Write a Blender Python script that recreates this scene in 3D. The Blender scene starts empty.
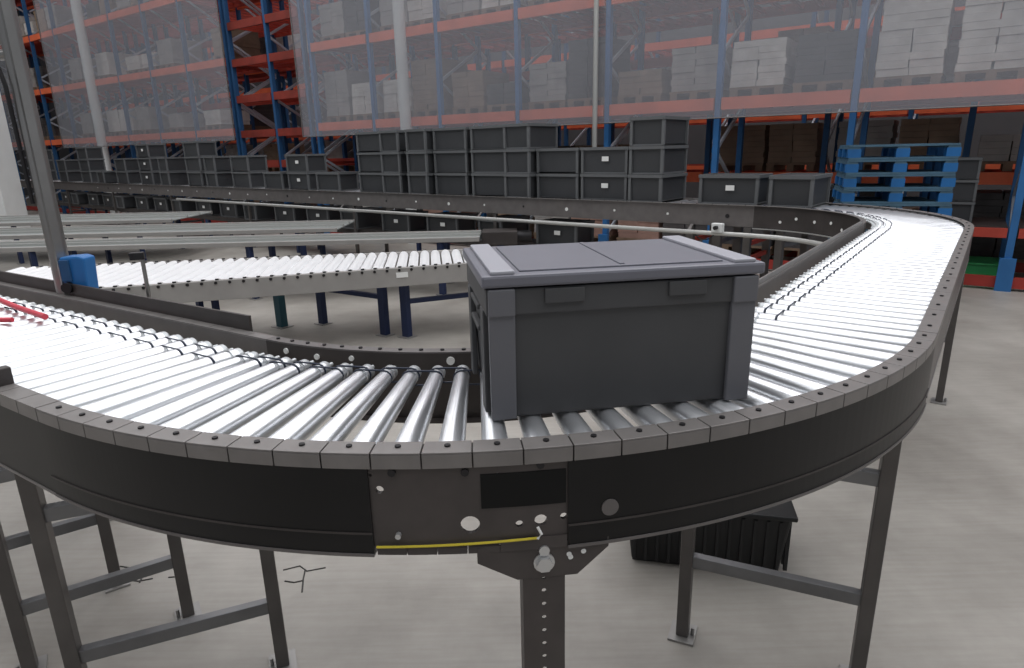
import bpy, bmesh, math, random
from mathutils import Vector, Matrix
random.seed(7)
S = bpy.context.scene
COL = S.collection
pi = math.pi
rad = math.radians
H = 1.62            # eye height above the floor
ZR = 1.07           # top of the conveyor rails
ZT = 1.056          # top of the rollers
RO, RI = 1.767, 1.1295
C0 = (-0.157, 2.879)            # centre of the front bend
U = (0.8192, -0.5736)           # across the right-hand straight, outwards
V = (0.5736, 0.8192)            # along it, away from the camera
PITCH = 0.0555                  # angle between curve rollers

def W(a, b):
    return (C0[0] + a*U[0] + b*V[0], C0[1] + a*U[1] + b*V[1])
def pol(c, r, t):
    return (c[0] + r*math.cos(t), c[1] + r*math.sin(t))

# ---------------------------------------------------------------- materials
def mat(name, col, rough=.5, metal=0., var=0., scale=8., bump=0., bscale=40., emit=None, spec=.5, stretch=None):
    m = bpy.data.materials.new(name); m.use_nodes = True
    nt = m.node_tree; b = nt.nodes['Principled BSDF']
    b.inputs['Base Color'].default_value = (*col, 1)
    b.inputs['Roughness'].default_value = rough
    b.inputs['Metallic'].default_value = metal
    b.inputs['Specular IOR Level'].default_value = spec
    tc = nt.nodes.new('ShaderNodeTexCoord')
    src = tc.outputs['Object']
    if stretch:
        mp = nt.nodes.new('ShaderNodeMapping'); mp.inputs['Scale'].default_value = stretch
        nt.links.new(src, mp.inputs[0]); src = mp.outputs[0]
    if var > 0:
        n = nt.nodes.new('ShaderNodeTexNoise'); n.inputs['Scale'].default_value = scale
        n.inputs['Detail'].default_value = 6
        nt.links.new(src, n.inputs['Vector'])
        r = nt.nodes.new('ShaderNodeValToRGB')
        r.color_ramp.elements[0].position = .3; r.color_ramp.elements[1].position = .7
        r.color_ramp.elements[0].color = (*[c*(1-var) for c in col], 1)
        r.color_ramp.elements[1].color = (*[min(1, c*(1+var)) for c in col], 1)
        nt.links.new(n.outputs['Fac'], r.inputs[0]); nt.links.new(r.outputs[0], b.inputs['Base Color'])
    if bump > 0:
        n2 = nt.nodes.new('ShaderNodeTexNoise'); n2.inputs['Scale'].default_value = bscale
        nt.links.new(src, n2.inputs['Vector'])
        bp = nt.nodes.new('ShaderNodeBump'); bp.inputs['Strength'].default_value = bump; bp.inputs['Distance'].default_value = .01
        nt.links.new(n2.outputs['Fac'], bp.inputs['Height']); nt.links.new(bp.outputs[0], b.inputs['Normal'])
    if emit:
        b.inputs['Emission Color'].default_value = (*col, 1); b.inputs['Emission Strength'].default_value = emit
    return m

M = dict(
 roller=mat('roller_zinc', (.75,.765,.79), .34, .88, .05, 12),
 roller_end=mat('roller_end', (.50,.52,.53), .45, .6),
 roller_white=mat('roller_white', (.93,.93,.94), .35, .1, .03, 4),
 roller_dull=mat('roller_dull', (.80,.81,.82), .45, .15, .04, 4),
 rail=mat('rail_brown_grey', (.155,.142,.138), .42, .25, .12, 10),
 rail_dark=mat('rail_dark', (.055,.047,.045), .5, .2, .2, 6),
 cap=mat('cap_grey', (.215,.20,.193), .38, .25, .1, 14),
 cover=mat('cover_black', (.009,.0085,.009), .38, 0, .3, 3, spec=.3),
 plate=mat('plate_brown', (.074,.063,.060), .45, .2, .15, 12),
 label=mat('label_black', (.008,.008,.008), .5, spec=.2),
 bolt=mat('bolt_dark', (.03,.028,.03), .5, .5),
 bolt_bright=mat('bolt_bright', (.62,.62,.62), .35, .7),
 white=mat('white_label', (.85,.85,.83), .5),
 belt=mat('belt_navy', (.012,.02,.045), .45),
 leg=mat('leg_brown', (.115,.105,.10), .42, .35, .12, 8),
 brace=mat('brace_zinc', (.20,.20,.205), .36, .6, .2, 6),
 foot=mat('foot_zinc', (.32,.31,.3), .45, .5),
 yellow=mat('yellow_strip', (.62,.50,.04), .5),
 tote=mat('tote_grey', (.078,.078,.081), .5, 0, .08, 6, spec=.4),
 tote_band=mat('tote_band', (.15,.15,.165), .45),
 lid_edge=mat('lid_edge', (.38,.38,.42), .4),
 lid=mat('tote_lid', (.175,.175,.205), .40, 0, .06, 5),
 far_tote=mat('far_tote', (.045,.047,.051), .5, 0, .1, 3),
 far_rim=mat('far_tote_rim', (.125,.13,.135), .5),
 blacktote=mat('black_crate', (.012,.012,.013), .5),
 lanebed=mat('lane_bed', (.33,.35,.34), .42, .3, .12, 2, stretch=(.2,4,1)),
 pole=mat('pole_aluminium', (.36,.35,.34), .32, .85, .08, 5),
 blue=mat('box_blue', (.018,.15,.42), .4),
 blue_side=mat('box_blue_top', (.16,.36,.66), .45),
 rackblue=mat('rack_blue', (.03,.15,.38), .5, .1, .15, 3),
 rackdark=mat('rack_blue_dark', (.02,.09,.22), .55, .1, .15, 3),
 lattice=mat('lattice_zinc', (.50,.54,.60), .5, .3),
 orange=mat('beam_orange', (.85,.17,.07), .5, 0, .15, 3),
 red=mat('beam_red', (.42,.05,.03), .55, 0, .2, 3),
 deepred=mat('deep_red', (.24,.03,.018), .6, 0, .3, 3),
 floorred=mat('guard_red', (.36,.035,.025), .55, 0, .15, 4),
 green=mat('green_crate', (.05,.40,.13), .5, 0, .1, 4),
 pipe=mat('pipe_light', (.52,.52,.50), .35, .5),
 pallet_rail=mat('pallet_conveyor_rail', (.36,.345,.33), .45, .2, .08, 5),
 palletblue=mat('pallet_blue', (.010,.12,.34), .55, 0, .15, 5),
 palletboard=mat('pallet_board', (.06,.13,.19), .55, 0, .2, 6),
 hose=mat('hose_red', (.65,.06,.09), .45),
 legblue=mat('leg_navy', (.018,.03,.085), .45, .2),
 legteal=mat('leg_teal', (.03,.10,.13), .5, .2),
 column=mat('column_white', (.72,.73,.72), .6, 0, .05, 2),
 wrap=mat('load_wrapped', (.68,.65,.61), .4, 0, .14, 5),
 wrap2=mat('load_pale', (.36,.34,.32), .5, 0, .2, 4),
 carton=mat('load_carton', (.27,.19,.13), .65, 0, .2, 4),
 dark_load=mat('load_dark', (.07,.065,.065), .6, 0, .3, 4),
 rose=mat('load_rose', (.34,.21,.17), .6, 0, .2, 4),
 wood=mat('pallet_wood', (.22,.15,.10), .7, 0, .2, 8),
 wall=mat('wall_grey', (.10,.10,.105), .8, 0, .1, 1),
 ceil=mat('ceiling_grey', (.55,.55,.56), .8),
 crack=mat('crack_dark', (.05,.048,.045), .8),
)
# floor: worn concrete
def floor_mat():
    m = bpy.data.materials.new('floor_concrete'); m.use_nodes = True
    nt = m.node_tree; b = nt.nodes['Principled BSDF']; L = nt.links.new
    tc = nt.nodes.new('ShaderNodeTexCoord')
    n1 = nt.nodes.new('ShaderNodeTexNoise'); n1.inputs['Scale'].default_value = 1.1; n1.inputs['Detail'].default_value = 9; n1.inputs['Roughness'].default_value = .62
    L(tc.outputs['Object'], n1.inputs['Vector'])
    r1 = nt.nodes.new('ShaderNodeValToRGB')
    r1.color_ramp.elements[0].position = .32; r1.color_ramp.elements[0].color = (.255,.236,.212,1)
    r1.color_ramp.elements[1].position = .68; r1.color_ramp.elements[1].color = (.43,.405,.37,1)
    L(n1.outputs['Fac'], r1.inputs[0])
    mp = nt.nodes.new('ShaderNodeMapping'); mp.inputs['Rotation'].default_value = (0,0,rad(35)); mp.inputs['Scale'].default_value = (1.6,22,1)
    L(tc.outputs['Object'], mp.inputs[0])
    n2 = nt.nodes.new('ShaderNodeTexNoise'); n2.inputs['Scale'].default_value = 2.2; n2.inputs['Detail'].default_value = 5
    L(mp.outputs[0], n2.inputs['Vector'])
    r2 = nt.nodes.new('ShaderNodeValToRGB')
    r2.color_ramp.elements[0].position = .35; r2.color_ramp.elements[0].color = (.80,.78,.76,1)
    r2.color_ramp.elements[1].position = .62; r2.color_ramp.elements[1].color = (1,1,1,1)
    L(n2.outputs['Fac'], r2.inputs[0])
    mx = nt.nodes.new('ShaderNodeMix'); mx.data_type = 'RGBA'; mx.blend_type = 'MULTIPLY'; mx.inputs[0].default_value = .38
    L(r1.outputs[0], mx.inputs[6]); L(r2.outputs[0], mx.inputs[7]); L(mx.outputs[2], b.inputs['Base Color'])
    b.inputs['Roughness'].default_value = .48
    return m
M['floor'] = floor_mat()
def net_mat():
    m = bpy.data.materials.new('net_mesh'); m.use_nodes = True
    nt = m.node_tree; nt.nodes.clear(); L = nt.links.new
    o = nt.nodes.new('ShaderNodeOutputMaterial'); t = nt.nodes.new('ShaderNodeBsdfTransparent')
    d = nt.nodes.new('ShaderNodeBsdfDiffuse'); d.inputs[0].default_value = (.44,.45,.49,1)
    mx = nt.nodes.new('ShaderNodeMixShader'); mx.inputs[0].default_value = .27
    L(t.outputs[0], mx.inputs[1]); L(d.outputs[0], mx.inputs[2]); L(mx.outputs[0], o.inputs[0])
    return m
M['net'] = net_mat()

# ---------------------------------------------------------------- mesh builder
class MB:
    def __init__(s): s.v = []; s.f = []; s.m = []
    def add(s, vs, fs, mi=0):
        o = len(s.v); s.v += [tuple(v) for v in vs]
        for f in fs: s.f.append([i+o for i in f]); s.m.append(mi)
    def prism(s, base, vec, mi=0):          # base: list of 3D points (closed polygon), extruded by vec
        n = len(base); top = [tuple(b[i]+vec[i] for i in range(3)) for b in base]
        s.add(list(base)+top, [list(range(n))[::-1], list(range(n, 2*n))] + [[i, (i+1)%n, n+(i+1)%n, n+i] for i in range(n)], mi)
    def box(s, c, size, rz=0, mi=0, taper=0):
        cx, cy, cz = c; hx, hy, hz = [d/2 for d in size]; vs = []
        for z, k in ((-hz, 1-taper), (hz, 1)):
            for x, y in ((-1,-1),(1,-1),(1,1),(-1,1)):
                X, Y = x*hx*k, y*hy*k
                vs.append((cx+X*math.cos(rz)-Y*math.sin(rz), cy+X*math.sin(rz)+Y*math.cos(rz), cz+z))
        s.add(vs, [[3,2,1,0],[4,5,6,7],[0,1,5,4],[1,2,6,5],[2,3,7,6],[3,0,4,7]], mi)
    def bar(s, a, b, w, h, mi=0, up=(0,0,1)):   # rectangular bar from a to b
        a, b = Vector(a), Vector(b); d = (b-a).normalized(); upv = Vector(up)
        if abs(d.dot(upv)) > .98: upv = Vector((U[0],U[1],0))
        sx = d.cross(upv).normalized(); sy = sx.cross(d).normalized()
        base = [a + sx*x*w/2 + sy*y*h/2 for x, y in ((-1,-1),(1,-1),(1,1),(-1,1))]
        s.prism([tuple(p) for p in base], tuple(b-a), mi)
    def cyl(s, a, b, r, n=16, mi=0, r2=None):
        a, b = Vector(a), Vector(b); d = (b-a).normalized()
        q = Vector((0,0,1)) if abs(d.z) < .9 else Vector((1,0,0))
        x = d.cross(q).normalized(); y = d.cross(x); r2 = r if r2 is None else r2
        vs = [tuple(a + (x*math.cos(2*pi*i/n)+y*math.sin(2*pi*i/n))*r) for i in range(n)] + [tuple(b + (x*math.cos(2*pi*i/n)+y*math.sin(2*pi*i/n))*r2) for i in range(n)]
        s.add(vs, [list(range(n))[::-1], list(range(n,2*n))] + [[i,(i+1)%n,n+(i+1)%n,n+i] for i in range(n)], mi)
    def tube(s, pts, r, n=8, mi=0, closed=False):
        P = [Vector(p) for p in pts]; N = len(P); vs = []
        for i, p in enumerate(P):
            a = P[i-1] if (i > 0 or closed) else P[0]; b = P[(i+1)%N] if (i < N-1 or closed) else P[-1]
            d = (b-a).normalized(); q = Vector((0,0,1)) if abs(d.z) < .95 else Vector((1,0,0))
            if closed: q = s.q
            x = d.cross(q).normalized(); y = d.cross(x)
            vs += [tuple(p+(x*math.cos(2*pi*k/n)+y*math.sin(2*pi*k/n))*r) for k in range(n)]
        fs = []
        for i in range(N if closed else N-1):
            j = (i+1)%N
            fs += [[i*n+k, i*n+(k+1)%n, j*n+(k+1)%n, j*n+k] for k in range(n)]
        if not closed: fs += [list(range(n))[::-1], [(N-1)*n+k for k in range(n)]]
        s.add(vs, fs, mi)
    def sweep(s, path, o0, o1, z0, z1, mi=0):   # path: list of (pt, outward normal); solid strip between offsets
        vs = []
        for (p, n) in path:
            for o, z in ((o0,z0),(o1,z0),(o1,z1),(o0,z1)): vs.append((p[0]+n[0]*o, p[1]+n[1]*o, z))
        N = len(path); fs = [[0,1,2,3], [4*(N-1)+3,4*(N-1)+2,4*(N-1)+1,4*(N-1)]]
        for i in range(N-1):
            for k in range(4): fs.append([4*i+k, 4*(i+1)+k, 4*(i+1)+(k+1)%4, 4*i+(k+1)%4])
        s.add(vs, fs, mi)
    def lathe(s, prof, n=20, mats=None):       # about local x; prof: (x, r, mat)
        N = len(prof); vs = []
        for x, r, *_ in prof: vs += [(x, r*math.cos(2*pi*k/n), r*math.sin(2*pi*k/n)) for k in range(n)]
        o = len(s.v); s.v += vs
        for i in range(N-1):
            for k in range(n): s.f.append([o+i*n+k, o+i*n+(k+1)%n, o+(i+1)*n+(k+1)%n, o+(i+1)*n+k]); s.m.append(prof[i][2])
        s.f.append([o+k for k in range(n)]); s.m.append(prof[0][2]); s.f.append([o+(N-1)*n+k for k in range(n)][::-1]); s.m.append(prof[-1][2])
    def mesh(s, name, mats, smooth=False, bevel=0):
        me = bpy.data.meshes.new(name); me.from_pydata(s.v, [], s.f)
        for m in mats: me.materials.append(M[m])
        for p, mi in zip(me.polygons, s.m): p.material_index = mi
        bm = bmesh.new(); bm.from_mesh(me); bmesh.ops.recalc_face_normals(bm, faces=bm.faces)
        if bevel: bmesh.ops.bevel(bm, geom=list(bm.edges), offset=bevel, segments=2, affect='EDGES', profile=.5, clamp_overlap=True)
        bm.to_mesh(me); bm.free()
        if smooth:
            for p in me.polygons: p.use_smooth = True
            me.set_sharp_from_angle(angle=rad(35))
        return me
    def build(s, name, mats, parent=None, smooth=False, bevel=0, loc=None):
        if isinstance(mats, str): mats = [mats]
        o = bpy.data.objects.new(name, s.mesh(name, mats, smooth, bevel)); COL.objects.link(o)
        if parent:
            o.parent = parent
            if loc is None: o.matrix_parent_inverse = world(parent).inverted()
        if loc: o.location = loc
        return o
def add_mesh(o, b, m):      # surface detail joined into a part's own mesh with its own material
    me = o.data; me.materials.append(M[m]); k = len(me.materials)-1
    bm = bmesh.new(); bm.from_mesh(me); vs = [bm.verts.new(v) for v in b.v]
    for f in b.f:
        fc = bm.faces.new([vs[i] for i in f]); fc.material_index = k
    bm.to_mesh(me); bm.free()
def world(o):
    m = o.matrix_basis.copy()
    if o.parent: m = world(o.parent) @ o.matrix_parent_inverse @ m
    return m
def inst(name, me, parent, loc, rot=(0,0,0)):
    o = bpy.data.objects.new(name, me); COL.objects.link(o)
    if parent: o.parent = parent; o.matrix_parent_inverse = world(parent).inverted()
    o.location = loc; o.rotation_euler = rot
    return o
def tag(o, label, cat, group=None, kind=None):
    if label: o['label'] = label
    if cat: o['category'] = cat
    if group: o['group'] = group
    if kind: o['kind'] = kind
    return o
def thing(name, label, cat, loc=(0,0,0), rz=0, group=None):
    o = bpy.data.objects.new(name, None); COL.objects.link(o); o.empty_display_size = .1
    o.location = loc; o.rotation_euler = (0,0,rz)
    return tag(o, label, cat, group)
def struct(o): o['kind'] = 'structure'; return o

# ---------------------------------------------------------------- room shell
def quad(name, pts, m, thick=(0,0,-.1)):
    b = MB(); b.prism(pts, thick); return struct(b.build(name, m))
quad('floor', [(-46,-8,0),(18,-8,0),(18,46,0),(-46,46,0)], 'floor')
def Wz(a, b, z): return (*W(a, b), z)
quad('wall_back', [Wz(-36,14.2,0), Wz(12,14.2,0), Wz(12,14.2,11), Wz(-36,14.2,11)], 'wall', (V[0]*.2, V[1]*.2, 0))
quad('ceiling', [(-46,-8,11),(18,-8,11),(18,46,11),(-46,46,11)], 'ceil', (0,0,.2))

quad('wall_left', [Wz(-36,14.2,0), Wz(-36,-14,0), Wz(-36,-14,11), Wz(-36,14.2,11)], 'wall', (-U[0]*.2,-U[1]*.2,0))
# ---------------------------------------------------------------- rollers
def roller_mesh(name, L, r0, r1, grooves=(.030,.052), m='roller'):
    b = MB(); e = 1
    p = [(-.028,.006,e), (-.002,.006,e), (-.002,r0*.80,e), (.004,r0*.98,e), (.018,r0,0)]
    if grooves:
        for g in grooves:
            p += [(g, r0,0), (g+.002, r0*.86,1), (g+.007, r0*.86,1), (g+.009, r0,0)]
    p += [(.125, r0+(r1-r0)*.15, 0), (L-.004, r1, 0), (L, r1*.92, e), (L, .006, e), (L+.02, .006, e)]
    b.lathe(p, 22)
    return b.mesh(name, [m, 'roller_end'], True)
LR = .535
ME_CURVE = roller_mesh('curve_roller', LR, .0205, .0305)
ME_STR = roller_mesh('straight_roller', LR, .0265, .0265, (.040,.100))
RX0 = RI + .070
def roller_curve(c, t, par, me=ME_CURVE):
    rm = .5*(.0195+.0275)
    tilt = math.atan2(.010, LR)     # tapered: top line level
    x, y = pol(c, RX0, t)
    return inst('roller', me, par, (x, y, ZT-.0205), (0, tilt, t))
def belt_mesh(dist, r, name):
    b = MB(); b.q = Vector((1,0,0)); pts = []
    for k in range(7): a = pi/2 + pi*k/6; pts.append((0, r*math.cos(a), r*math.sin(a)))
    for k in range(7): a = -pi/2 + pi*k/6; pts.append((0, dist + r*math.cos(a), r*math.sin(a)))
    b.tube(pts, .0028, 6, closed=True)
    return b.mesh(name, ['belt'], True)
BELT_C = belt_mesh(PITCH*(RX0+.045), .0202, 'curve_belt')
BELT_S = belt_mesh(.08, .0255, 'straight_belt')

def arc_path(c, r, a0, a1, n):
    return [(pol(c, r, a0+(a1-a0)*i/n), (math.cos(a0+(a1-a0)*i/n), math.sin(a0+(a1-a0)*i/n))) for i in range(n+1)]
def hexbolt(x, y, z, r=.006, h=.004):
    b = MB(); b.cyl((x,y,z), (x,y,z+h), r, 8); return b

def leg_frame(par, pin, pout, zt, zb=.27, w=.05, m='leg', top=.70, bm='brace', inner=True):
    """a support: legs with foot plates as children of the conveyor"""
    ang = math.atan2(pout[1]-pin[1], pout[0]-pin[0])
    for (p, on) in ((pin, inner), (pout, True)):
        if not on: continue
        b = MB(); b.box((p[0],p[1],(zt+.008)/2), (w*.8,w,zt-.008), ang); lg = b.build('leg', m, par, bevel=.003)
        f = MB(); f.box((p[0],p[1],.004), (w*1.7,w*2.0,.008), ang)
        f.cyl((p[0]+w*.65*math.cos(ang), p[1]+w*.65*math.sin(ang), .008), (p[0]+w*.65*math.cos(ang), p[1]+w*.65*math.sin(ang), .035), .006, 8)
        f.build('foot_plate', 'foot', lg)
    if inner:
        for z, nm in ((zb, 'brace'), (top, 'crossbar')):
            if z is None: continue
            b = MB(); b.bar((*pin, z), (*pout, z), .03, .042)
            b.build(nm, bm, par, bevel=.002)

def caps_on_arc(par, c, a0, a1, r_out, w, zt, step, th=.034, name='rail_cap', inward=False):
    n = round((a1-a0)/step); st = (a1-a0)/n; gap = .0028/r_out
    for i in range(n):
        s0, s1 = a0+i*st+gap/2, a0+(i+1)*st-gap/2
        b = MB()
        b.sweep(arc_path(c, r_out, s0, s1, 4), -w, 0, zt-.004, zt)
        b.sweep(arc_path(c, r_out, s0, s1, 4), -.004, 0.0, zt-th, zt-.004) if not inward else b.sweep(arc_path(c, r_out, s0, s1, 4), -w, -w+.004, zt-th, zt-.004)
        o = b.build(name, 'cap', par, bevel=.0012)
        x, y = pol(c, r_out-w*.55, (s0+s1)/2)
        hexbolt(x, y, zt, .0062, .0035).build('bolt', 'bolt', o)
def web_arc(par, c, a0, a1, r0, r1, z0, z1, name, m, n=40):
    b = MB(); b.sweep(arc_path(c, 0, a0, a1, n), r0, r1, z0, z1); return b.build(name, m, par)

# ---------------------------------------------------------------- front bend conveyor
A0, A1 = rad(-122.51), rad(-36.65)
nb = 27; step = (A1-A0)/nb
front = thing('curved_roller_conveyor', 'curved roller conveyor sweeping across the front with black side covers, carrying the large lidded tote', 'conveyor', (*C0, 0))
JA, JB = rad(-94.15), rad(-81.5)
web_arc(front, C0, A0, JA, RO-.012, RO-.001, .848, ZR-.034, 'side_cover', 'cover')['label'] = 'matt black side cover, left stretch'
web_arc(front, C0, JB, A1, RO-.012, RO-.001, .848, ZR-.034, 'side_cover', 'cover')['label'] = 'matt black side cover, right stretch'
for a, b_ in ((A0,JA),(JB,A1)):
    web_arc(front, C0, a, b_, RO-.03, RO+.002, .843, .849, 'cover_flange', 'rail')
    web_arc(front, C0, a, b_, RO-.002, RO+.0015, .893, .897, 'cover_ridge', 'rail_dark')
# brown middle plate with real holes
plate = web_arc(front, C0, JA, JB, RO-.016, RO-.006, .862, ZR-.034, 'middle_plate', 'plate', 24)
def on_plate(x, y):     # helper: photo reading of the plate -> (angle, height), plate is a cylinder wall
    t = JA + (x-369)/(568-369)*(JB-JA); return t, ZR - (y-457)/(556-457)*.222
cut = MB()
for x, y, r in ((468,529,.0195),(518,531,.008),(540,529,.013),(564,527,.0075),(429,468.5,.0075),(379,493,.0085),(371,479,.003),(497,481,.0035)):
    t, z = on_plate(x, y); p0 = pol(C0, RO-.06, t); p1 = pol(C0, RO+.05, t); cut.cyl((*p0,z), (*p1,z), r, 18)
co = cut.build('cutter', 'plate')
md = plate.modifiers.new('holes', 'BOOLEAN'); md.object = co; md.operation = 'DIFFERENCE'; md.solver = 'EXACT'
bpy.context.view_layer.update()
dg = bpy.context.evaluated_depsgraph_get()
nm = bpy.data.meshes.new_from_object(plate.evaluated_get(dg)); plate.modifiers.clear(); plate.data = nm
bpy.data.objects.remove(co)
t0, z0 = on_plate(480, 480); t1, z1 = on_plate(566, 513)
web_arc(front, C0, t0, t1, RO-.0065, RO-.004, z1, z0, 'black_sticker', 'label', 10)
for x0, x1 in ((372,402),(403,433),(434,464),(465,497),(498,567)):
    ta, _ = on_plate(x0, 0); tb, _ = on_plate(x1, 0)
    web_arc(front, C0, ta, tb, RO-.03, RO-.002, .846, .861 if x0 < 490 else .872, 'plate_flange', 'plate', 4)
ta, za = on_plate(372, 547); tb, zb_ = on_plate(536, 541)
b = MB(); b.tube([(*pol(C0, RO+.001, ta+(tb-ta)*i/12), .8655+.008*(i/12)) for i in range(13)], .0026, 6); b.build('yellow_strip', 'yellow', front)
ta, _ = on_plate(536, 0); b = MB(); b.tube([(*pol(C0, RO+.004, ta), .874), (*pol(C0, RO+.006, ta+.004), .885), (*pol(C0, RO+.004, ta), .90)], .003, 6); b.build('cable_tie', 'white', front)
for x, y in ((393,476),(465,477),(540,474)):
    t, z = on_plate(x, y); b = MB(); b.cyl((*pol(C0,RO-.006,t),z), (*pol(C0,RO-.001,t),z), .008, 8); b.build('plate_bolt', 'bolt', front)
t, z = on_plate(395, 537); b = MB(); b.cyl((*pol(C0,RO-.006,t),z), (*pol(C0,RO+.004,t),z), .006, 8); b.build('plate_bolt', 'bolt_bright', front)
b = MB(); t = rad(-78.7); b.cyl((*pol(C0,RO-.002,t),.925), (*pol(C0,RO+.002,t),.925), .018, 20); b.build('round_plug', 'rail', front)['label'] = 'grey round plug in black cover'
caps_on_arc(front, C0, A0, A1, RO, .052, ZR, PITCH)
web_arc(front, C0, A0, A1, RO-.05, RO-.006, ZR-.040, ZR-.0045, 'rail_backing', 'rail_dark')  # dark backing added behind the caps so no brightness shows through their joints
# inner rail
web_arc(front, C0, A0, A1, RI-.004, RI+.004, .862, ZR-.004, 'inner_web', 'rail_dark')
web_arc(front, C0, A0, A1, RI-.035, RI+.002, ZR-.004, ZR, 'inner_rail_top', 'rail')
web_arc(front, C0, A0, A1, RI+.002, RI+.03, .862, .868, 'inner_flange', 'rail_dark')
for i in range(nb):
    x, y = pol(C0, RI-.018, A0+(i+.5)*step); b = hexbolt(x, y, ZR, .006, .004); b.build('rail_bolt', 'bolt', front)
for t, z, r in ((-91,1.045,.012),(-90.5,.965,.011),(-101,.99,.006),(-97,.97,.009),(-112,1.04,.009),(-118,1.045,.009),(-106,1.045,.008)):
    t = rad(t); b = MB(); b.cyl((*pol(C0,RI+.004,t),z), (*pol(C0,RI+.009,t),z), r, 12); b.build('web_disc', 'white', front)  # bright holes in the web imitated by white discs
rolls = []
for i in range(nb):
    t = A0 + (i+.5)*step
    roller_curve(C0, t, front)
    if i < nb-1:
        q = .0345 if i % 2 else .0565
        x, y = pol(C0, RX0+q, t)
        inst('drive_belt', BELT_C, front, (x, y, ZT-.0195), (0, 0, t + PITCH/2))
# guard plate on inner rail, left part
b = MB(); pass
# legs
_n = (math.cos(A0), math.sin(A0))
def ptL0(s, o): return (C0[0]+_n[1]*s+_n[0]*o, C0[1]-_n[0]*s+_n[1]*o)
leg_frame(front, pol(C0, 1.26, rad(-55)), pol(C0, RO-.03, rad(-46)), .845, .30)
leg_frame(front, pol(C0, 1.29, rad(-119)), ptL0(.24, RO-.03), .845, .235)
# T bracket and slotted post under the plate joint
tc = rad(-83.1); cx_, cy_ = pol(C0, RO-.012, tc); ex = (-math.sin(tc), math.cos(tc)); er = (math.cos(tc), math.sin(tc))
def tp(s, z, o=0): return (cx_+ex[0]*s+er[0]*o, cy_+ex[1]*s+er[1]*o, z)
b = MB(); b.prism([tp(-.135,.858), tp(.135,.858), tp(.135,.835), tp(.07,.775), tp(-.055,.775), tp(-.135,.822)], (er[0]*.006, er[1]*.006, 0))
br = b.build('leg_bracket', 'plate', front, bevel=.001)
b = MB(); b.cyl(tp(0,.812,.006), tp(0,.812,.02), .017, 6); b.cyl(tp(0,.812,.006), tp(0,.812,.010), .022, 16); b.build('bracket_bolt', 'bolt_bright', br)
b = MB(); b.cyl(tp(0,.842,.006), tp(0,.842,.014), .011, 12); b.build('bracket_bolt', 'bolt_bright', br)
for s, z in ((.055,.818),(.052,.825),(.082,.829)):
    b = MB(); b.cyl(tp(s,z,.0055), tp(s,z,.0075), .0055, 10); b.build('bracket_hole', 'white', br)
b = MB()
b.prism([tp(-.044,.008), tp(.044,.008), tp(.044,.80), tp(-.044,.80)], (er[0]*.004, er[1]*.004, 0))
for s in (-.044,.040): b.prism([tp(s,.008), tp(s+.004,.008), tp(s+.004,.80), tp(s,.80)], (-er[0]*.045, -er[1]*.045, 0))
post = b.build('leg', 'plate', front)
cut = MB()
for k in range(16): cut.cyl(tp(0,.775-.033*k,-.03), tp(0,.775-.033*k,.03), .0052, 12)
co = cut.build('cutter', 'plate'); md = post.modifiers.new('h', 'BOOLEAN'); md.object = co; md.solver = 'EXACT'
bpy.context.view_layer.update(); dg = bpy.context.evaluated_depsgraph_get()
nm = bpy.data.meshes.new_from_object(post.evaluated_get(dg)); post.modifiers.clear(); post.data = nm; bpy.data.objects.remove(co)
b = MB(); b.box((cx_-er[0]*.02, cy_-er[1]*.02, .004), (.12,.14,.008), tc); b.build('foot_plate', 'foot', post)

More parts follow.
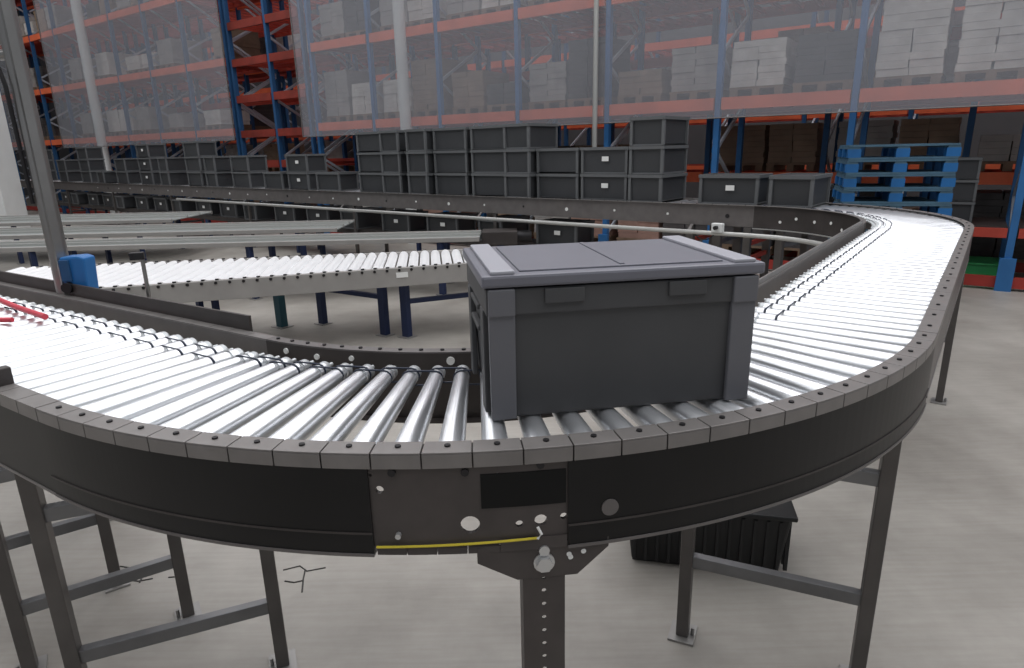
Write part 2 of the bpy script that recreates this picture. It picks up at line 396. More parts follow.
# ---------------------------------------------------------------- straight conveyors of the loop
def straight(root, p0, d, n_out, length, spacing, rollers, belts=True, zt=ZR, fascia=.2, capstep=.32, maxr=90, fm='rail', caps=True, om=None):
    """p0: point on the bend's centre line perpendicular; d: travel direction; n_out: outward normal; rails at RI and RO from p0"""
    def pt(s, o): return (p0[0]+d[0]*s+n_out[0]*o, p0[1]+d[1]*s+n_out[1]*o)
    path = [(pt(0,0), n_out), (pt(length,0), n_out)]
    for nm_, o0, o1, z0, z1, m_ in (('outer_web', RO-.012, RO-.002, zt-fascia, zt-.034, om or fm), ('inner_web', RI-.004, RI+.004, zt-fascia, zt-.004, fm),
                                ('outer_flange', RO-.03, RO+.001, zt-fascia-.006, zt-fascia, 'cap'), ('inner_flange', RI-.001, RI+.03, zt-fascia-.006, zt-fascia, 'cap')):
        b = MB(); b.sweep(path, o0, o1, z0, z1); b.build(nm_, m_, root)
    if caps:
        k = max(1, round(length/capstep)); cs = length/k
        for i in range(k):
            for lo, hi, nm_ in ((RO-.052, RO, 'rail_cap'), (RI-.035, RI+.002, 'inner_rail_cap')):
                b = MB(); b.sweep([(pt(i*cs+.0015,0), n_out), (pt((i+1)*cs-.0015,0), n_out)], lo, hi, zt-(.034 if hi==RO else .004), zt)
                o = b.build(nm_, 'cap', root)
                bb = MB()
                for q in range(int(cs/.16)+0):
                    x, y = pt(i*cs+.08+q*.16, (lo+hi)/2); bb.cyl((x,y,zt),(x,y,zt+.004),.006,6)
                if bb.v: add_mesh(o, bb, 'bolt')
    ang = math.atan2(n_out[1], n_out[0])
    n = int(length/spacing); rest = MB()
    for i in range(n):
        x, y = pt((i+.5)*spacing, RX0)
        if i < maxr and rollers:
            inst('roller', ME_STR, root, (x, y, ZT-.0265), (0,0,ang))
            if belts and i < min(n-1, maxr-1):
                q = .0445 if i % 2 else .1045
                x2, y2 = pt((i+.5)*spacing, RX0+q)
                sgn = 1 if (-n_out[1]*d[0]+n_out[0]*d[1]) > 0 else -1
                if sgn < 0: x2, y2 = pt((i+1.5)*spacing, RX0+q)
                inst('drive_belt', BELT_S, root, (x2, y2, ZT-.0265), (0,0,ang))
        else:
            x1, y1 = pt((i+.5)*spacing, RX0+LR); rest.cyl((x,y,ZT-.0265),(x1,y1,ZT-.0265),.0245,10)
    if rest.v:
        o = rest.build('rollers', 'roller', root, True); o['kind'] = 'stuff'
    return pt

L1 = 2.92
US_ = (math.cos(A1), math.sin(A1)); VS_ = (-US_[1], US_[0])
def WS(a, b): return (C0[0]+a*US_[0]+b*VS_[0], C0[1]+a*US_[1]+b*VS_[1])
sr = thing('straight_roller_conveyor', 'straight roller conveyor with bright rollers running away on the right', 'conveyor', (*WS(RI+.3, 0), 0))
ptR = straight(sr, C0, VS_, US_, L1, .08, True)
leg_frame(sr, ptR(2.5, RI+.12), ptR(2.5, RO-.02), .86, .42)
b = MB(); b.sweep([(WS(0,.02),US_),(WS(0,2.9),US_)], RI-.012, RI-.004, ZR-.03, ZR+.022); b.build('guide_strip', 'cap', sr)

NL = (math.cos(A0), math.sin(A0)); UL = (NL[1], -NL[0])
sl = thing('straight_roller_conveyor', 'straight roller conveyor entering at the left edge beneath the aluminium pole', 'conveyor', (C0[0]+NL[0]*1.4+UL[0]*.5, C0[1]+NL[1]*1.4+UL[1]*.5, 0))
ptL = straight(sl, C0, UL, NL, 2.6, .08, True, capstep=.1, om='cover', fascia=.221)
b = MB(); b.sweep([(ptL(.13,0),NL),(ptL(2.6,0),NL)], RI-.046, RI-.036, .95, ZR+.050); b.build('guard_plate', 'rail_dark', sl)
leg_frame(sl, ptL(.42,RI+.18), ptL(.62,RO-.03), .845, .235)
leg_frame(sl, ptL(.84,RI+.22), ptL(1.0,RO-.03), .845, .30, top=.6)
b = MB(); b.box((*ptL(.26, RO-.03), ZR+.02), (.05,.03,.05), rad(55)); b.build('stop_block', 'rail_dark', sl, bevel=.003)

# ---------------------------------------------------------------- far bend
C2 = WS(0, L1); B0, B1 = A1, rad(51)
fb = thing('curved_roller_conveyor', 'far bend of the roller conveyor in front of the blue pallets', 'conveyor', (*C2, 0))
web_arc(fb, C2, B0, B1, RO-.012, RO-.001, .86, ZR-.034, 'outer_web', 'rail')
web_arc(fb, C2, B0, B1, RI-.004, RI+.004, .86, ZR-.004, 'inner_web', 'rail_dark')
web_arc(fb, C2, B0, B1, RI-.035, RI+.002, ZR-.004, ZR, 'inner_rail_top', 'cap')
web_arc(fb, C2, B0, B1, RI-.03, RI+.03, .854, .86, 'inner_flange', 'pipe')
caps_on_arc(fb, C2, B0, B1, RO, .052, ZR, PITCH*2)
n2 = round((B1-B0)/PITCH); st2 = (B1-B0)/n2
for i in range(n2):
    t = B0+(i+.5)*st2; roller_curve(C2, t, fb)
    if i < n2-1:
        q = .0445 if i % 2 else .0945; x, y = pol(C2, RX0+q, t)
        inst('drive_belt', BELT_C, fb, (x, y, ZT-.0195), (0,0,t+PITCH/2))
for t, z in ((30,.97),(20,.96),(38,.93),(10,.97),(2,.93)):
    b = MB(); b.cyl((*pol(C2,RI-.008,rad(t)),z), (*pol(C2,RI-.004,rad(t)),z), .014, 10); b.build('web_disc', 'white', fb)  # white discs painted on the web in place of bright holes
leg_frame(fb, pol(C2, RI+.1, rad(5)), pol(C2, RO-.03, rad(5)), .86, .42)
leg_frame(fb, pol(C2, RI+.1, rad(40)), pol(C2, RO-.03, rad(40)), .86, .42, w=.07)

# ---------------------------------------------------------------- far run with totes
DF = (-math.sin(B1), math.cos(B1)); NF = (math.cos(B1), math.sin(B1))
LF = 23.0
ff = thing('straight_roller_conveyor', 'long roller conveyor crossing the background with stacked totes on it', 'conveyor', (*pol(C2, RI+.3, B1), 0))
ptF = straight(ff, C2, DF, NF, LF, .11, True, False, capstep=1.2, maxr=60)
k = 0
for s in [x*.62+.25 for x in range(26)]:
    b = MB(); x0, y0 = ptF(s, RI-.004); x1, y1 = ptF(s, RI-.009); z = .955+.02*random.random()
    b.cyl((x0,y0,z),(x1,y1,z), .013+.008*(k%3==0), 8); b.build('web_disc' , 'white' if k % 4 else 'bolt', ff); k += 1  # white discs imitate bright holes, the dark ones are bolts
for s in (.35,):
    leg_frame(ff, ptF(s,RI+.03), ptF(s,RO-.03), .86, .45, w=.085)
for s in (.05,.62):
    leg_frame(ff, ptF(s,RI+.02), ptF(s,RO-.03), .86, .55, w=.07, bm='red')
for s in (3.2,6.0,9,12,15,18): leg_frame(ff, ptF(s,RI+.03), ptF(s,RO-.03), .86, .3, top=None)
# light pipe below it, near side
pp = thing('guide_pipe', 'thin light grey pipe running below the far conveyor', 'pipe', (*ptF(0, RI-.09), .80))
b = MB(); P = [(*pol(C2, RI-.09, rad(a)), .80) for a in (6,16,26,36,51)] + [(*ptF(s, RI-.09), .80+.001*s) for s in (1,3,6,9,11.5)]
b.tube(P, .022, 10); b.build('pipe', 'pipe', pp, True)
for s in (.6, 3.4, 6.2, 9, 11.2):
    b = MB(); b.bar((*ptF(s, RI-.09), .80), (*ptF(s, RI-.01), .868), .03, .01); b.build('clip', 'rail', pp)
sx_, sy_ = ptF(.30, RI-.10)
sn = thing('photo_sensor', 'small white sensor with a looped cable on the pipe below the far conveyor', 'sensor', (sx_, sy_, .80))
b = MB(); b.box((sx_,sy_,.855), (.11,.06,.09), rad(136)); b.build('sensor_body', 'column', sn, bevel=.008)
b = MB(); b.cyl((sx_-.045,sy_-.05,.86),(sx_-.02,sy_-.02,.86),.02,12); b.build('lens', 'bolt', sn)
b = MB(); b.tube([(sx_+.05*0-.05*q+ .0, sy_+.05*q, .82-.09*math.sin(pi*(q)/4)) for q in [x*.5 for x in range(9)]], .006, 6); b.build('cable', 'bolt', sn)

# ---------------------------------------------------------------- main tote
def front_tote():
    ang = rad(9.1); w, d, h = .60, .40, .325
    ox, oy = -.052, 1.28
    cx = ox + math.cos(ang)*w/2 - math.sin(ang)*d/2; cy = oy + math.sin(ang)*w/2 + math.cos(ang)*d/2
    t = thing('lidded_tote', 'large dark grey lidded plastic tote travelling on the front conveyor bend', 'tote', (cx, cy, ZT+.0005), ang)
    def part(b, name, m, bevel=.003, par=None):
        o = b.build(name, m, t if par is None else par, bevel=bevel, loc=(0,0,0)); return o
    b = MB(); b.box((0,0,.133), (w-.012,d-.012,.266), taper=.045)
    part(b, 'body', 'tote', .006)
    b = MB()    # projecting rim band under the lid with handle recess
    hb = .056; zc = .262
    b.box((0,-d/2+.006,zc),(w,.012,hb)); b.box((0,d/2-.006,zc),(w,.012,hb)); b.box((-w/2+.006,0,zc),(.012,d-.024,hb)); b.box((w/2-.006,0,zc),(.012,d-.024,hb))
    part(b, 'rim', 'tote', .003)
    for x, wd in ((-.135,.085),(.135,.085)):
        b = MB(); b.box((x,-d/2-.002,.272),(wd,.008,.032)); part(b, 'hinge_clip', 'tote', .002)
    for sx in (-1,1):
        b = MB(); b.box((sx*(w/2-.032),-d/2+.004,.128),(.056,.014,.250), taper=.03)
        b.box((sx*(w/2-.032),-d/2-.002,.262),(.056,.012,.058))
        part(b, 'corner_rib', 'tote_band', .003)
        b = MB(); b.box((sx*(w/2-.032),d/2-.004,.128),(.056,.014,.250), taper=.03)
        part(b, 'corner_rib', 'tote_band', .003)
        b = MB()
        for y in (-.13,.13): b.box((sx*(w/2-.004),y,.12),(.014,.05,.235), taper=.03)
        b.box((sx*(w/2-.002),0,.225),(.014,.14,.012)); b.box((sx*(w/2-.002),0,.175),(.014,.14,.012))
        part(b, 'grip', 'tote', .003)
    b = MB(); b.box((0,0,.307),(w+.018,d+.018,.026))
    l = part(b, 'lid', 'lid', .006)
    for sx in (-1,1):
        b = MB(); b.box((sx*(w/2-.036),0,.3235),(.05,d+.004,.009)); part(b, 'lid_band', 'lid_edge', .003, l)

    b = MB(); b.box((0,-.002,.3215),(w-.15,d-.05,.005)); b.box((0,-.002,.325),(.012,d-.07,.004)); part(b, 'lid_panel', 'lid', .002, l)
    return t
front_tote()

# ---------------------------------------------------------------- black crate on the floor
cr = thing('ribbed_crate', 'black ribbed plastic crate lying on the floor behind the right support legs', 'crate', (.775, 2.36, 0), rad(-13))
b = MB(); b.box((0,0,.135),(.62,.36,.27), taper=.10); b.build('body','blacktote',cr,bevel=.012,loc=(0,0,0))
b = MB()
for i in range(13): b.box((-.27+.045*i,-.176,.135),(.012,.014,.23))
for i in range(8): b.box((.308,-.14+.04*i,.135),(.014,.012,.23))
b.build('ribs','blacktote',cr,loc=(0,0,0))
b = MB(); b.box((0,0,.272),(.65,.39,.02)); b.build('rim','blacktote',cr,bevel=.006,loc=(0,0,0))

# ---------------------------------------------------------------- pole, scanner, sensor post, hoses
px, py = ptL(1.40, RI-.055)
pole = thing('aluminium_pole', 'tall grey aluminium pole rising beside the left conveyor', 'pole', (px, py, .0))
b = MB(); b.cyl((px,py,.02),(px,py,4.2),.036,20); b.build('tube','pole',pole,True)
b = MB(); b.box((px+.022,py-.028,2.1),(.022,.03,4.1),rad(-35)); b.build('channel','pole',pole)
b = MB(); b.cyl((px,py,0),(px,py,.02),.08,20); b.build('base_plate','foot',pole)
for z in (2.02,2.075):
    b = MB(); b.cyl((px-.9,py+.12,z),(px,py,z),.020,12); b.build('side_arm','pole',pole,True)
b = MB(); b.tube([(px-.12,py,1.98),(px-.06,py-.02,1.97),(px-.035,py-.04,1.90),(px-.04,py-.03,1.75),(px-.045,py-.02,1.45)], .008, 8); b.build('cable','bolt',pole,True)
bx, by = px+.088, py-.02
sc = thing('scanner_box', 'blue scanner box mounted beside the aluminium pole', 'scanner', (bx,by,1.10))
b = MB(); b.prism([(bx-.05,by-.04,1.085),(bx+.045,by-.04,1.075),(bx+.055,by-.04,1.225),(bx+.03,by-.04,1.235),(bx-.05,by-.04,1.23)], (0,.08,0)); b.build('housing','blue',sc,bevel=.008)
b = MB(); b.box((bx-.027,by-.045,1.175),(.04,.012,.09)); b.build('front_panel','rackdark',sc,bevel=.002)
b = MB(); b.cyl((bx-.027,by-.065,1.105),(bx-.027,by-.04,1.105),.022,16); b.build('knob','bolt',sc,True)
b = MB(); b.box((bx-.07,by+.01,1.12),(.06,.03,.03)); b.build('bracket','foot',sc)
sx, sy = ptL(.83, RI-.10)
ss = thing('sensor_post', 'thin metal post with a small sensor head behind the guard plate', 'sensor', (sx, sy, .86))
b = MB(); b.cyl((sx,sy,.86),(sx,sy,1.245),.0075,10); b.build('post','pole',ss,True)
b = MB(); b.box((sx-.012,sy-.01,1.262),(.05,.03,.028),rad(20)); b.build('sensor_head','bolt',ss,bevel=.003)
b = MB(); b.bar((sx,sy,.90),(*ptL(.83,RI-.002),.90),.02,.03); b.build('bracket','foot',ss)
h1 = MB(); h1.tube([(*ptL(2.2,RI+.13),1.085),(*ptL(1.5,RI+.17),1.083),(*ptL(1.2,RI+.20),1.080),(*ptL(.95,RI+.215),1.078)], .011, 10)
tag(h1.build('air_hose','hose',None,True), 'pink red hose over the rollers at the left edge, the longer one nearer the pole', 'hose')
h2 = MB(); h2.tube([(*ptL(1.6,RI+.52),1.070),(*ptL(1.3,RI+.42),1.070),(*ptL(1.05,RI+.28),1.070)], .009, 10)
tag(h2.build('air_hose','hose',None,True), 'short stub of pink red hose at the left edge, below the longer one', 'hose')

# ---------------------------------------------------------------- low pallet conveyors inside the loop
ZP = .67
def poly_conv(name, label, near, far, spacing, xr, fascia=.16, roll=True, legs=(), group=None, maxr=95, posts=()):
    """near / far: functions x -> y of the two edges"""
    r = thing(name, label, 'conveyor', ((xr[0]+xr[1])/2, near((xr[0]+xr[1])/2), 0), 0, group)
    x0, x1 = xr
    for nm_, fn, w0, w1 in (('near_rail', near, 0, .05), ('far_rail', far, -.05, 0)):
        b = MB()
        b.prism([(x0,fn(x0)+w0,ZP-fascia),(x1,fn(x1)+w0,ZP-fascia),(x1,fn(x1)+w1,ZP-fascia),(x0,fn(x0)+w1,ZP-fascia)], (0,0,fascia)); o = b.build(nm_, 'pallet_rail', r, bevel=.003)
        b = MB(); n = int((x1-x0)/spacing)
        for i in range(n):
            x = x0+(i+.5)*spacing; y = fn(x)+(w0+w1)/2; b.cyl((x,y,ZP),(x,y,ZP+.010),.015,8)
            b.cyl((x,fn(x)+w0+(0.002 if w0==0 else 0),ZP-.018),(x,fn(x)+w0-.008,ZP-.018),.012,8)
        if roll: add_mesh(o, b, 'bolt')
    if roll:
        n = int((x1-x0)/spacing)
        for i in range(n):
            xa = x0+(i+.5)*spacing; ya = near(xa)+.05; yb = far(xa)-.05
            b = MB(); b.cyl((xa,ya,ZP-.035),(xa+roll*(yb-ya),yb,ZP-.035),.044,14)
            if i < maxr: b.build('roller', 'roller_white', r, True)
    else:
        b = MB(); b.prism([(x0,near(x0)+.05,ZP-.03),(x1,near(x1)+.05,ZP-.03),(x1,far(x1)-.05,ZP-.03),(x0,far(x0)-.05,ZP-.03)], (0,0,.012)); b.build('belt_bed','lanebed',r)
        for q in (.36,.66):
            b = MB(); b.prism([(x0,near(x0)+q*(far(x0)-near(x0)),ZP-.018),(x1,near(x1)+q*(far(x1)-near(x1)),ZP-.018),(x1,near(x1)+q*(far(x1)-near(x1))+.035,ZP-.018),(x0,near(x0)+q*(far(x0)-near(x0))+.035,ZP-.018)], (0,0,.03)); b.build('wear_strip','pipe',r)
    return r
nearf = lambda x: 4.85+(x+3.08)*(5.51-4.85)/(3.08-.70)
farf = lambda x: 6.03+(x+3.8)*(6.42-6.03)/(3.8-.81)
mid = poly_conv('pallet_conveyor', 'low wide conveyor with white rollers crossing behind the lidded tote', nearf, farf, .1, (-4.4, .15), roll=-.12)
b = MB(); b.box((-.93, nearf(-.93)-.004, ZP-.06), (.10,.006,.045), rad(15)); b.build('paper_label','white',mid)
def lowleg(par, x, y, w=.075, m='legblue', z=ZP-.16):
    b = MB(); b.box((x,y,z/2),(w,w*.8,z),rad(-35)); o = b.build('leg',m,par,bevel=.003)
    f = MB(); f.box((x,y,.004),(w*1.8,w*1.6,.008),rad(-35)); f.build('foot_plate','foot',o)
for (xa,ya,xb,yb,z) in ((-1.87,6.18,-1.17,5.72,.36),(-.954,5.64,-.20,5.95,.33)):
    lowleg(mid,xa,ya); lowleg(mid,xb,yb)
    b = MB(); b.bar((xa,ya,z),(xb,yb,z),.04,.04); b.build('brace','legblue',mid)
lowleg(mid,-2.25,6.1,.09,'legteal')
for x in (-3.0,-2.85): lowleg(mid,x,6.05,.06,'legblue')
for x in (-3.9,): lowleg(mid,x,6.0); lowleg(mid,x,5.0)
def lane(y0, y1, x0, x1, label, sk=.0):
    return poly_conv('pallet_conveyor', label, lambda x: y0+sk*(x-x0), lambda x: y1+sk*(x-x0), .115, (x0,x1), fascia=.05, roll=0, group='low grey conveyor lanes', maxr=99)
la = lane(7.35, 8.05, -9.5, -.35, 'nearest of the three low grey conveyor lanes inside the loop', .0)
lb = lane(8.6, 9.7, -11.5, -2.3, 'middle one of the three low grey conveyor lanes inside the loop')
lc = lane(10.4, 11.9, -13.5, -5.4, 'farthest of the three low grey conveyor lanes inside the loop')
for r_, y0, y1, xs in ((la,7.4,8.1,(-8,-5.5,-3,-.8)),(lb,8.7,9.6,(-9,-6,-2.8)),(lc,10.5,11.8,(-11,-8,-6))):
    for x in xs:
        for y in (y0,y1): lowleg(r_,x,y,.07,'legblue',ZP-.05)
# motor box hanging on the near lane end
mb_ = thing('drive_motor', 'dark drive unit at the right end of the nearest grey lane', 'motor', (-.1, 7.75, .60))
b = MB(); b.box((-.12,7.75,.62),(.42,.34,.16)); b.build('housing','rail_dark',mb_,bevel=.01)
b = MB(); b.cyl((.09,7.75,.62),(.26,7.75,.62),.07,14); b.build('motor_can','bolt',mb_,True)
b = MB(); b.box((-.12,7.75,.27),(.08,.08,.54)); b.build('stand','legblue',mb_)
# white building column at the far left
b = MB(); b.box((-10.95,13.9,5.5),(1.0,.6,11),0)
o = b.build('wall_column','column'); struct(o)

# ---------------------------------------------------------------- totes on the far run
def tote_mesh(name, w=.6, d=.4, h=.285, open_=True):
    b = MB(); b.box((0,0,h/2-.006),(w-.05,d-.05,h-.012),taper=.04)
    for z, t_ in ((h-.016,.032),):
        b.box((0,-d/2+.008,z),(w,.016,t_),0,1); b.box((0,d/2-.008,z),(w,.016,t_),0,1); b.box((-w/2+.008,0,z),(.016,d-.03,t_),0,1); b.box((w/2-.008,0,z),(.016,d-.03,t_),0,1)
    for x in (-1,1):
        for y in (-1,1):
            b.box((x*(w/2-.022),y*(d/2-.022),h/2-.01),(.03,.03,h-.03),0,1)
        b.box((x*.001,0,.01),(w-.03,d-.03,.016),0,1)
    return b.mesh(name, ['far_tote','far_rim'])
TM = tote_mesh('tote')
lb_ = MB(); lb_.box((0,0,0),(.004,.075,.05)); LM1 = lb_.mesh('label',['white'])
lb_ = MB(); lb_.box((0,0,0),(.085,.004,.05)); LM2 = lb_.mesh('label',['white'])
ORD = ['first','second','third','fourth','fifth','sixth','seventh','eighth','ninth','tenth','eleventh','twelfth','thirteenth','fourteenth','fifteenth','sixteenth','seventeenth','eighteenth','nineteenth','twentieth','twenty-first','twenty-second','twenty-third','twenty-fourth']
def tote(x, y, z, rz, label, group, lab=(0,0), name='stacking_tote', scale=1):
    t = thing(name, label, 'tote', (x,y,z), rz, group)
    o = bpy.data.objects.new('shell', TM); COL.objects.link(o); o.parent = t; o.scale = (scale,)*3
    if lab[0]:
        l = bpy.data.objects.new('label', LM1); COL.objects.link(l); l.parent = t; l.location = (lab[0]*(.296 if lab[0]>0 else .296),0,.16)
    if lab[1]:
        l = bpy.data.objects.new('label', LM2); COL.objects.link(l); l.parent = t; l.location = (.02,-.193*abs(lab[1]),.16)
    return t
RF = rad(141)
# (distance along the run, turned across?, number in the stack, label)
stacks = [(-.30,1,1,'e'),(.32,0,1,'l'),(1.16,1,3,''),(1.72,0,2,'l'),(2.34,0,2,''),(2.86,1,3,'e'),(3.38,0,3,''),(4.05,0,3,''),(4.58,1,3,''),(5.12,1,3,'e'),(5.66,0,3,''),(6.75,0,1,''),(7.55,0,2,'l'),(8.30,0,1,''),(9.35,0,2,''),(10.25,1,2,'e'),(11.1,0,3,''),(12.2,1,2,''),(13.3,0,3,'l'),(14.6,0,2,''),(15.6,1,1,'e'),(16.8,0,3,''),(18.4,0,2,''),(20.4,0,3,'')]
HW = ['bottom','middle','top']
for i, (s, tr, n, lb) in enumerate(stacks):
    for j in range(n):
        x, y = ptF(s, RI+.33); rz = RF + (pi/2 if tr else 0) + random.uniform(-.02,.02) + pi
        lvl = ('only tote' if n == 1 else ('bottom' if j == 0 else ('top' if j == n-1 else 'middle')) + ' tote')
        tote(x, y, ZT+.0005+j*.286, rz, 'dark grey %s in the %s stack from the right on the far conveyor' % (lvl, ORD[i]),
             'grey totes stacked on the far conveyor', lab=((-1,0) if tr and lb else (0,1) if lb else (0,0)) if not tr else ((1 if lb else 0),0))
# lower tier under the far run
sh = thing('shelf_conveyor', 'lower conveyor tier beneath the far run with a row of grey totes', 'conveyor', (*ptF(8, RI+.32), 0))
b = MB(); b.sweep([(ptF(1.9,0),NF),(ptF(20,0),NF)], RI+.08, RO-.09, .42, .50); b.build('bed','rail_dark',sh)
for s in (2.4,4.7,7.7,10.7,13.7,17.0,19.6):
    for o_ in (RI+.10,RO-.12): b = MB(); b.box((*ptF(s,o_),.21),(.05,.05,.42),RF); b.build('leg','legblue',sh)
for i in range(18):
    s = 2.35+i*.95; x, y = ptF(s, RI+.315); tr = i % 3 == 1
    tote(x, y, .5005, RF+pi+(pi/2 if tr else 0), 'dark grey tote in the lower row beneath the far conveyor, %s from the right' % ORD[i], 'grey totes in the lower row', lab=(1,0) if tr else (0,1))

# ---------------------------------------------------------------- blue pallets and goods on the right
def pallet_mesh():
    b = MB()
    for i in range(7): b.box((-.0, -.36+.12*i, .133),(1.2,.09,.020),0,1)
    for x in (-.54,0,.54): b.box((x,0,.113),(.13,.8,.020),0,1)
    for x in (-.54,0,.54):
        for y in (-.35,0,.35): b.box((x,y,.062),(.15,.10,.082),0,0)
    for y in (-.35,0,.35): b.box((0,y,.0105),(1.2,.10,.020),0,1)
    return b.mesh('pallet',['palletblue','palletboard'])
PM = pallet_mesh()
pxy = W(1.10, 5.70); NP = 11
for j in range(NP):
    o = bpy.data.objects.new('blue_pallet', PM); COL.objects.link(o); o.location = (*[pxy[0]+random.uniform(-.012,.012), pxy[1]+random.uniform(-.012,.012)], .0005+j*.1445); o.rotation_euler = (0,0,rad(-19)+random.uniform(-.012,.012))
    o.scale = (.80,.9,1)
    tag(o, 'blue wooden pallet, %s in the stack behind the far bend' % ('topmost' if j == NP-1 else 'lowest' if j == 0 else ORD[NP-1-j] + ' from the top'), 'pallet', 'blue pallets stacked behind the far bend')
# dark totes on the low shelf of the rack, right of the pallets
for j in range(3):
    x, y = W(1.62, 6.98)
    tote(x, y, .6905+j*.245, rad(-35)+pi, 'dark grey tote right of the blue pallets, %s of its stack of three' % ('lowest','middle','topmost')[j], 'grey totes right of the blue pallets', lab=(0,1) if j==2 else (0,0), scale=.85)

# ---------------------------------------------------------------- pallet racking
RA = 6.6; RB = 7.7
LV = [2.19, 3.64, 5.09, 6.54, 7.99]
US = [3.85, 2.25, .55, -1.05, -2.65, -4.2, -5.8, -7.4, -9.0]
def rack(label, us, ra, rb, levels, top, low=True, m='rackblue', bm_='orange', group=None, extra=(), shelf=0):
    r = thing('pallet_rack', label, 'rack', (*W((us[0]+us[-1])/2, ra), 0), 0, group)
    for u in us:
        b = MB()
        for a in (ra, rb):
            b.bar(Wz(u,a,0), Wz(u,a,top), .085, .07)
        z = .35; k = 0
        while z < top-.6:
            b.bar(Wz(u,(ra,rb)[k%2],z), Wz(u,(rb,ra)[k%2],z+.6), .03, .045, 1); z += .6; k += 1
        b.build('upright_frame', [m,'lattice'], r)
        b = MB(); b.box((*W(u,ra-.07),.18),(.15,.06,.36),rad(-35)); b.build('foot_guard', m, r)
    for i in range(len(us)-1):
        for z in levels:
            for a in (ra-.03, rb+.03):
                b = MB(); b.bar(Wz(us[i]-.05,a,z-.055), Wz(us[i+1]+.05,a,z-.055), .05, .15)
                b.build('beam', bm_ if a < rb else 'red', r)
            b = MB()
            for q in range(6):
                uu = us[i] + (us[i+1]-us[i])*(q+.5)/6; b.bar(Wz(uu,ra,z-.06),Wz(uu,rb,z-.06),.05,.05)
            b.build('support_bars','red',r)
        for z in extra:
            for a in (rb+.03,):
                b = MB(); b.bar(Wz(us[i]-.05,a,z), Wz(us[i+1]+.05,a,z), .05, .14); b.build('beam','red',r)
        if low:
            for a in (ra-.02, rb+.02):
                b = MB(); b.bar(Wz(us[i]-.05,a,.09), Wz(us[i+1]+.05,a,.09), .05, .12); b.build('floor_beam','floorred',r)
    for i in range(shelf):
        for a in (ra-.03, rb+.03):
            b = MB(); b.bar(Wz(us[i+1]+.05,a,.63), Wz(us[i]-.05,a,.63), .05, .10); b.build('beam','red',r)
        b = MB(); b.prism([Wz(us[i+1]+.05,ra,.672),Wz(us[i]-.05,ra,.672),Wz(us[i]-.05,rb,.672),Wz(us[i+1]+.05,rb,.672)],(0,0,.018)); b.build('deck','rail_dark',r)
    return r
rack('blue and orange pallet racking behind the far conveyor, block right of the aisle', US, RA, RB, LV[:4], 7.3, extra=(2.85,), shelf=2)
UB = [-9.2,-10.3,-11.6]
rack('dark blue and red racking in the aisle gap between the two nets', UB, RA, RB, [.9,1.5,2.13,2.85,3.58,4.3,5.03,5.8,6.48,7.2], 8.5, m='rackdark', bm_='deepred')
UC = [-11.75-1.6*i for i in range(10)]
rack('blue and red pallet racking behind the left net', UC, RA, RB, LV, 8.8, m='rackdark', extra=(2.85,4.3))
rack('second row of pallet racking, back to back with the first', [5.0-1.65*i for i in range(19)], 7.95, 9.0, [1.2]+LV[:4], 8.0, m='rackdark', low=False)
rack('third row of pallet racking deep in the background', [5.9-1.7*i for i in range(22)], 11.2, 12.3, [1.2]+LV[:4], 8.0, m='rackdark', low=False)

# loads in the racks
WR = [('wrap','white wrapped'),('wrap2','pale grey'),('carton','brown carton'),('dark_load','dark grey'),('wrap','shiny wrapped'),('rose','reddish')]
def load_mesh(name, m, w, d, h, layers):
    b = MB()
    for x in (-.45,0,.45): b.box((x*w/1.1,0,.05),(.1,d,.09),0,1)
    b.box((0,0,.11),(w,d,.03),0,1)
    lh = (h-.13)/layers
    for k in range(layers):
        for q in range(2):
            b.box(((q-.5)*w/2*.98+random.uniform(-.01,.01),0,.126+lh*(k+.5)),(w/2*.955,d*.96-random.uniform(0,.03),lh*.965),0,0)
    return b.mesh(name,[m,'wood'])
LMESH = {}
for k, (m, _) in enumerate(WR):
    for v, h in enumerate((.45,.68,.95)): LMESH[(k,v)] = load_mesh('goods', m, .68, .8, h, 4+v*3)
VW = ['low','medium','tall']
LVN = ['on lowest beam level','on second beam level','on third beam level','on fourth beam level']
def load(u, a, z, k, v, label, group, sc=1):
    o = bpy.data.objects.new('pallet_load', LMESH[(k,v)]); COL.objects.link(o); o.location = Wz(u,a,z); o.rotation_euler = (0,0,rad(-35)); o.scale = (sc,1,1)
    tag(o, label, 'pallet load', group)
HN = ['left half','right half']
def fill(us, a, levels, words, what, group, ks, skip, vs):
    for bi in range(len(us)-1):
        for li, z in enumerate(levels):
            for h in (0,1):
                if random.random() < skip: continue
                u = us[bi+1] + (us[bi]-us[bi+1])*(.27 if h == 0 else .73)
                k = random.choice(ks); v = random.choice(vs)
                load(u+random.uniform(-.03,.03), a, z, k, v, '%s %s load, %s, %s, bay %s' % (VW[v], WR[k][1], what, words[li], ORD[bi] + ' ' + HN[h]), group)
LW = ['lowest level','second level','third level','fourth level']
fill(US, (RA+RB)/2, [z+.021 for z in LV[:3]], LW, 'right rack', 'pallet loads in the right rack', [0,0,1,1,2,3,4], .12, [0,1,1,2])
fill(US[2:], (RA+RB)/2+.06, [.16], ['near floor'], 'right rack', 'pallet loads near the floor', [2,3,5,1,3], .15, [1,2])
fill(UC, (RA+RB)/2, [z+.021 for z in LV[:4]], LW, 'left rack', 'pallet loads in the left rack', [0,1,1,3,4,2], .2, [0,1,1])
U2 = [5.0-1.65*i for i in range(13)]
fill(U2, 8.47, [.012]+[z+.021 for z in LV[:2]], ['floor','lowest beams','upper beams'], 'second row', 'pallet loads in the second row', [2,3,3,5,1,0], .12, [1,1,2])
fill(U2, 8.47, [1.221], ['shelf'], 'second row', 'pallet loads in the second row', [2,3,5,1,2], .12, [0,0,1])
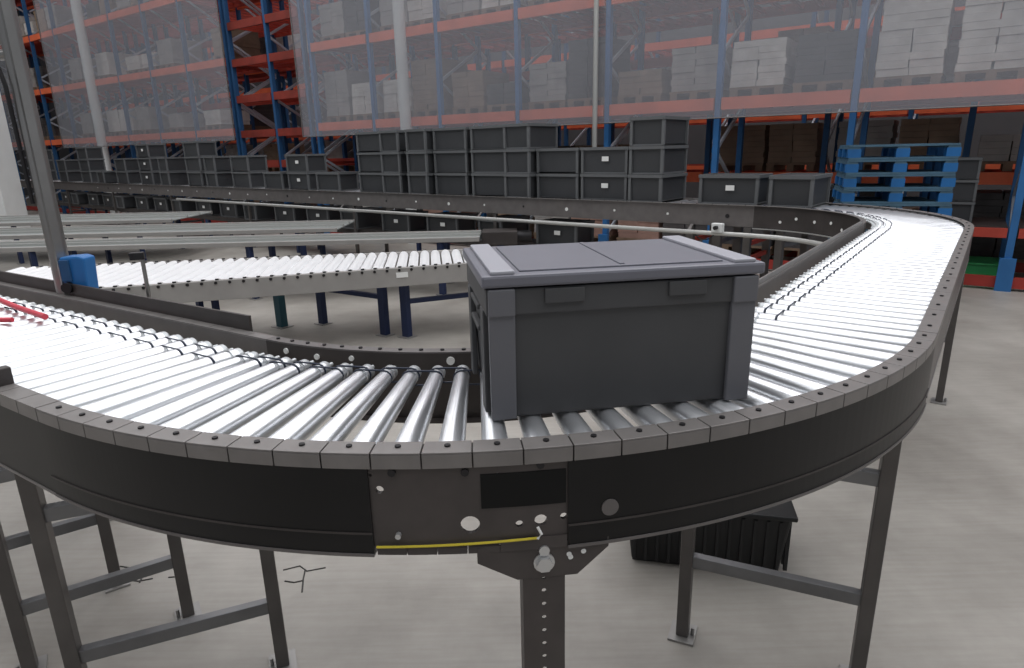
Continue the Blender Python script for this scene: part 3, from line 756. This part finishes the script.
# green crate at floor level on the right
g = thing('green_crate', 'green plastic crate on the floor beneath the rack at the right edge', 'crate', (*W(1.90, 7.1), 0), rad(-35))
b = MB(); b.box((0,0,.12),(.80,.5,.22)); b.build('body','green',g,bevel=.01,loc=(0,0,0))
b = MB(); b.box((0,0,.235),(.84,.54,.02)); b.build('rim','green',g,loc=(0,0,0))

# nets
def net(name, label, u0, u1, z0, z1, a=6.30):
    r = thing(name, label, 'safety net', (*W((u0+u1)/2, a), z0))
    b = MB(); b.prism([Wz(u0,a,z0),Wz(u1,a,z0),Wz(u1,a,z1),Wz(u0,a,z1)], (V[0]*.004,V[1]*.004,0)); b.build('netting','net',r)
    b = MB()
    for u in (u0,u1): b.cyl(Wz(u,a-.01,z0),Wz(u,a-.01,z1),.012,8)
    b.cyl(Wz(u0,a-.01,z0),Wz(u1,a-.01,z0),.008,8); b.build('border_rope','rail',r)
    return r
net('rack_net', 'grey see-through safety net hanging over the right rack', 4.2, -9.12, 1.95, 7.6)
net('rack_net', 'grey see-through safety net hanging over the left rack', -11.42, -19.9, 1.95, 8.6)
net('rack_net', 'grey see-through safety net at the far left beyond the dark gap', -22.2, -30, 1.95, 8.6)
pz = MB(); pz.cyl(Wz(-2.66,6.22,1.6),Wz(-2.66,6.22,7.6),.035,12); tag(pz.build('net_pole','pipe',None,True), 'thin pale pole in front of the right net', 'pole')
for u, r_ in ((-6.52,.10),(-17.9,.12)):
    b = MB(); b.cyl(Wz(u,6.47,0),Wz(u,6.47,11),r_,20); o = b.build('trim_pillar','column',None,True); struct(o)

# floor cracks
for pts in ([(-.95,2.25),(-.89,2.275),(-.85,2.24),(-.78,2.26)],[(-.86,2.25),(-.85,2.19),(-.83,2.11)],[(-.92,2.18),(-.88,2.17),(-.85,2.18)],[(-1.64,2.30),(-1.58,2.285),(-1.52,2.30)],[(-1.52,2.30),(-1.51,2.23),(-1.50,2.19)],[(-1.56,2.21),(-1.51,2.20),(-1.46,2.215)],[(-1.40,2.22),(-1.34,2.225)]):
    b = MB(); b.tube([(x,y,.0005) for x,y in pts], .0035, 5); struct(b.build('trim_crack','crack'))

# ---------------------------------------------------------------- lights
def area(name, loc, rot, sx, sy, e, col=(1,1,1)):
    l = bpy.data.lights.new(name, 'AREA'); l.shape = 'RECTANGLE'; l.size = sx; l.size_y = sy; l.energy = e; l.color = col
    o = bpy.data.objects.new(name, l); COL.objects.link(o); o.location = loc; o.rotation_euler = rot; return o
area('skylight_fill', (-14.5, 14, 10.6), (0,0,0), 2.6, 22, 700, (.97,.98,1))  # unseen extra strip, added as fill light to brighten the racks
for i, x in enumerate((-9,-4.5,0,4.5,9)):
    en = (400,430,480,640,700)[i]
    area('skylight_fill', (x, 8, 10.6), (0,0,0), 2.6, 25, en*1.36, (.97,.98,1))
w = bpy.data.worlds.new('daylight'); S.world = w; w.use_nodes = True
w.node_tree.nodes['Background'].inputs[0].default_value = (.86,.92,1,1); w.node_tree.nodes['Background'].inputs[1].default_value = .26

# ---------------------------------------------------------------- camera
p, r = .279, .02268
right = Vector((math.cos(r), 0, 0)); fw = Vector((0, math.cos(p), -math.sin(p)))
R_ = Vector((1,0,0)); Up = Vector((0, math.sin(p), math.cos(p)))
rt = R_*math.cos(r) - Up*math.sin(r); up = R_*math.sin(r) + Up*math.cos(r)
cd = bpy.data.cameras.new('camera'); cd.sensor_width = 36; cd.lens = 643/1024*36; cd.clip_end = 200; cd.clip_start = .05
cam = bpy.data.objects.new('camera', cd); COL.objects.link(cam)
m3 = Matrix((rt, up, -fw)).transposed(); cam.matrix_world = Matrix.Translation((0,0,H)) @ m3.to_4x4()
S.camera = cam
S.view_settings.view_transform = 'Standard'; S.view_settings.look = 'None'; S.view_settings.gamma = 1; S.view_settings.exposure = 0
S.view_settings.use_curve_mapping = False
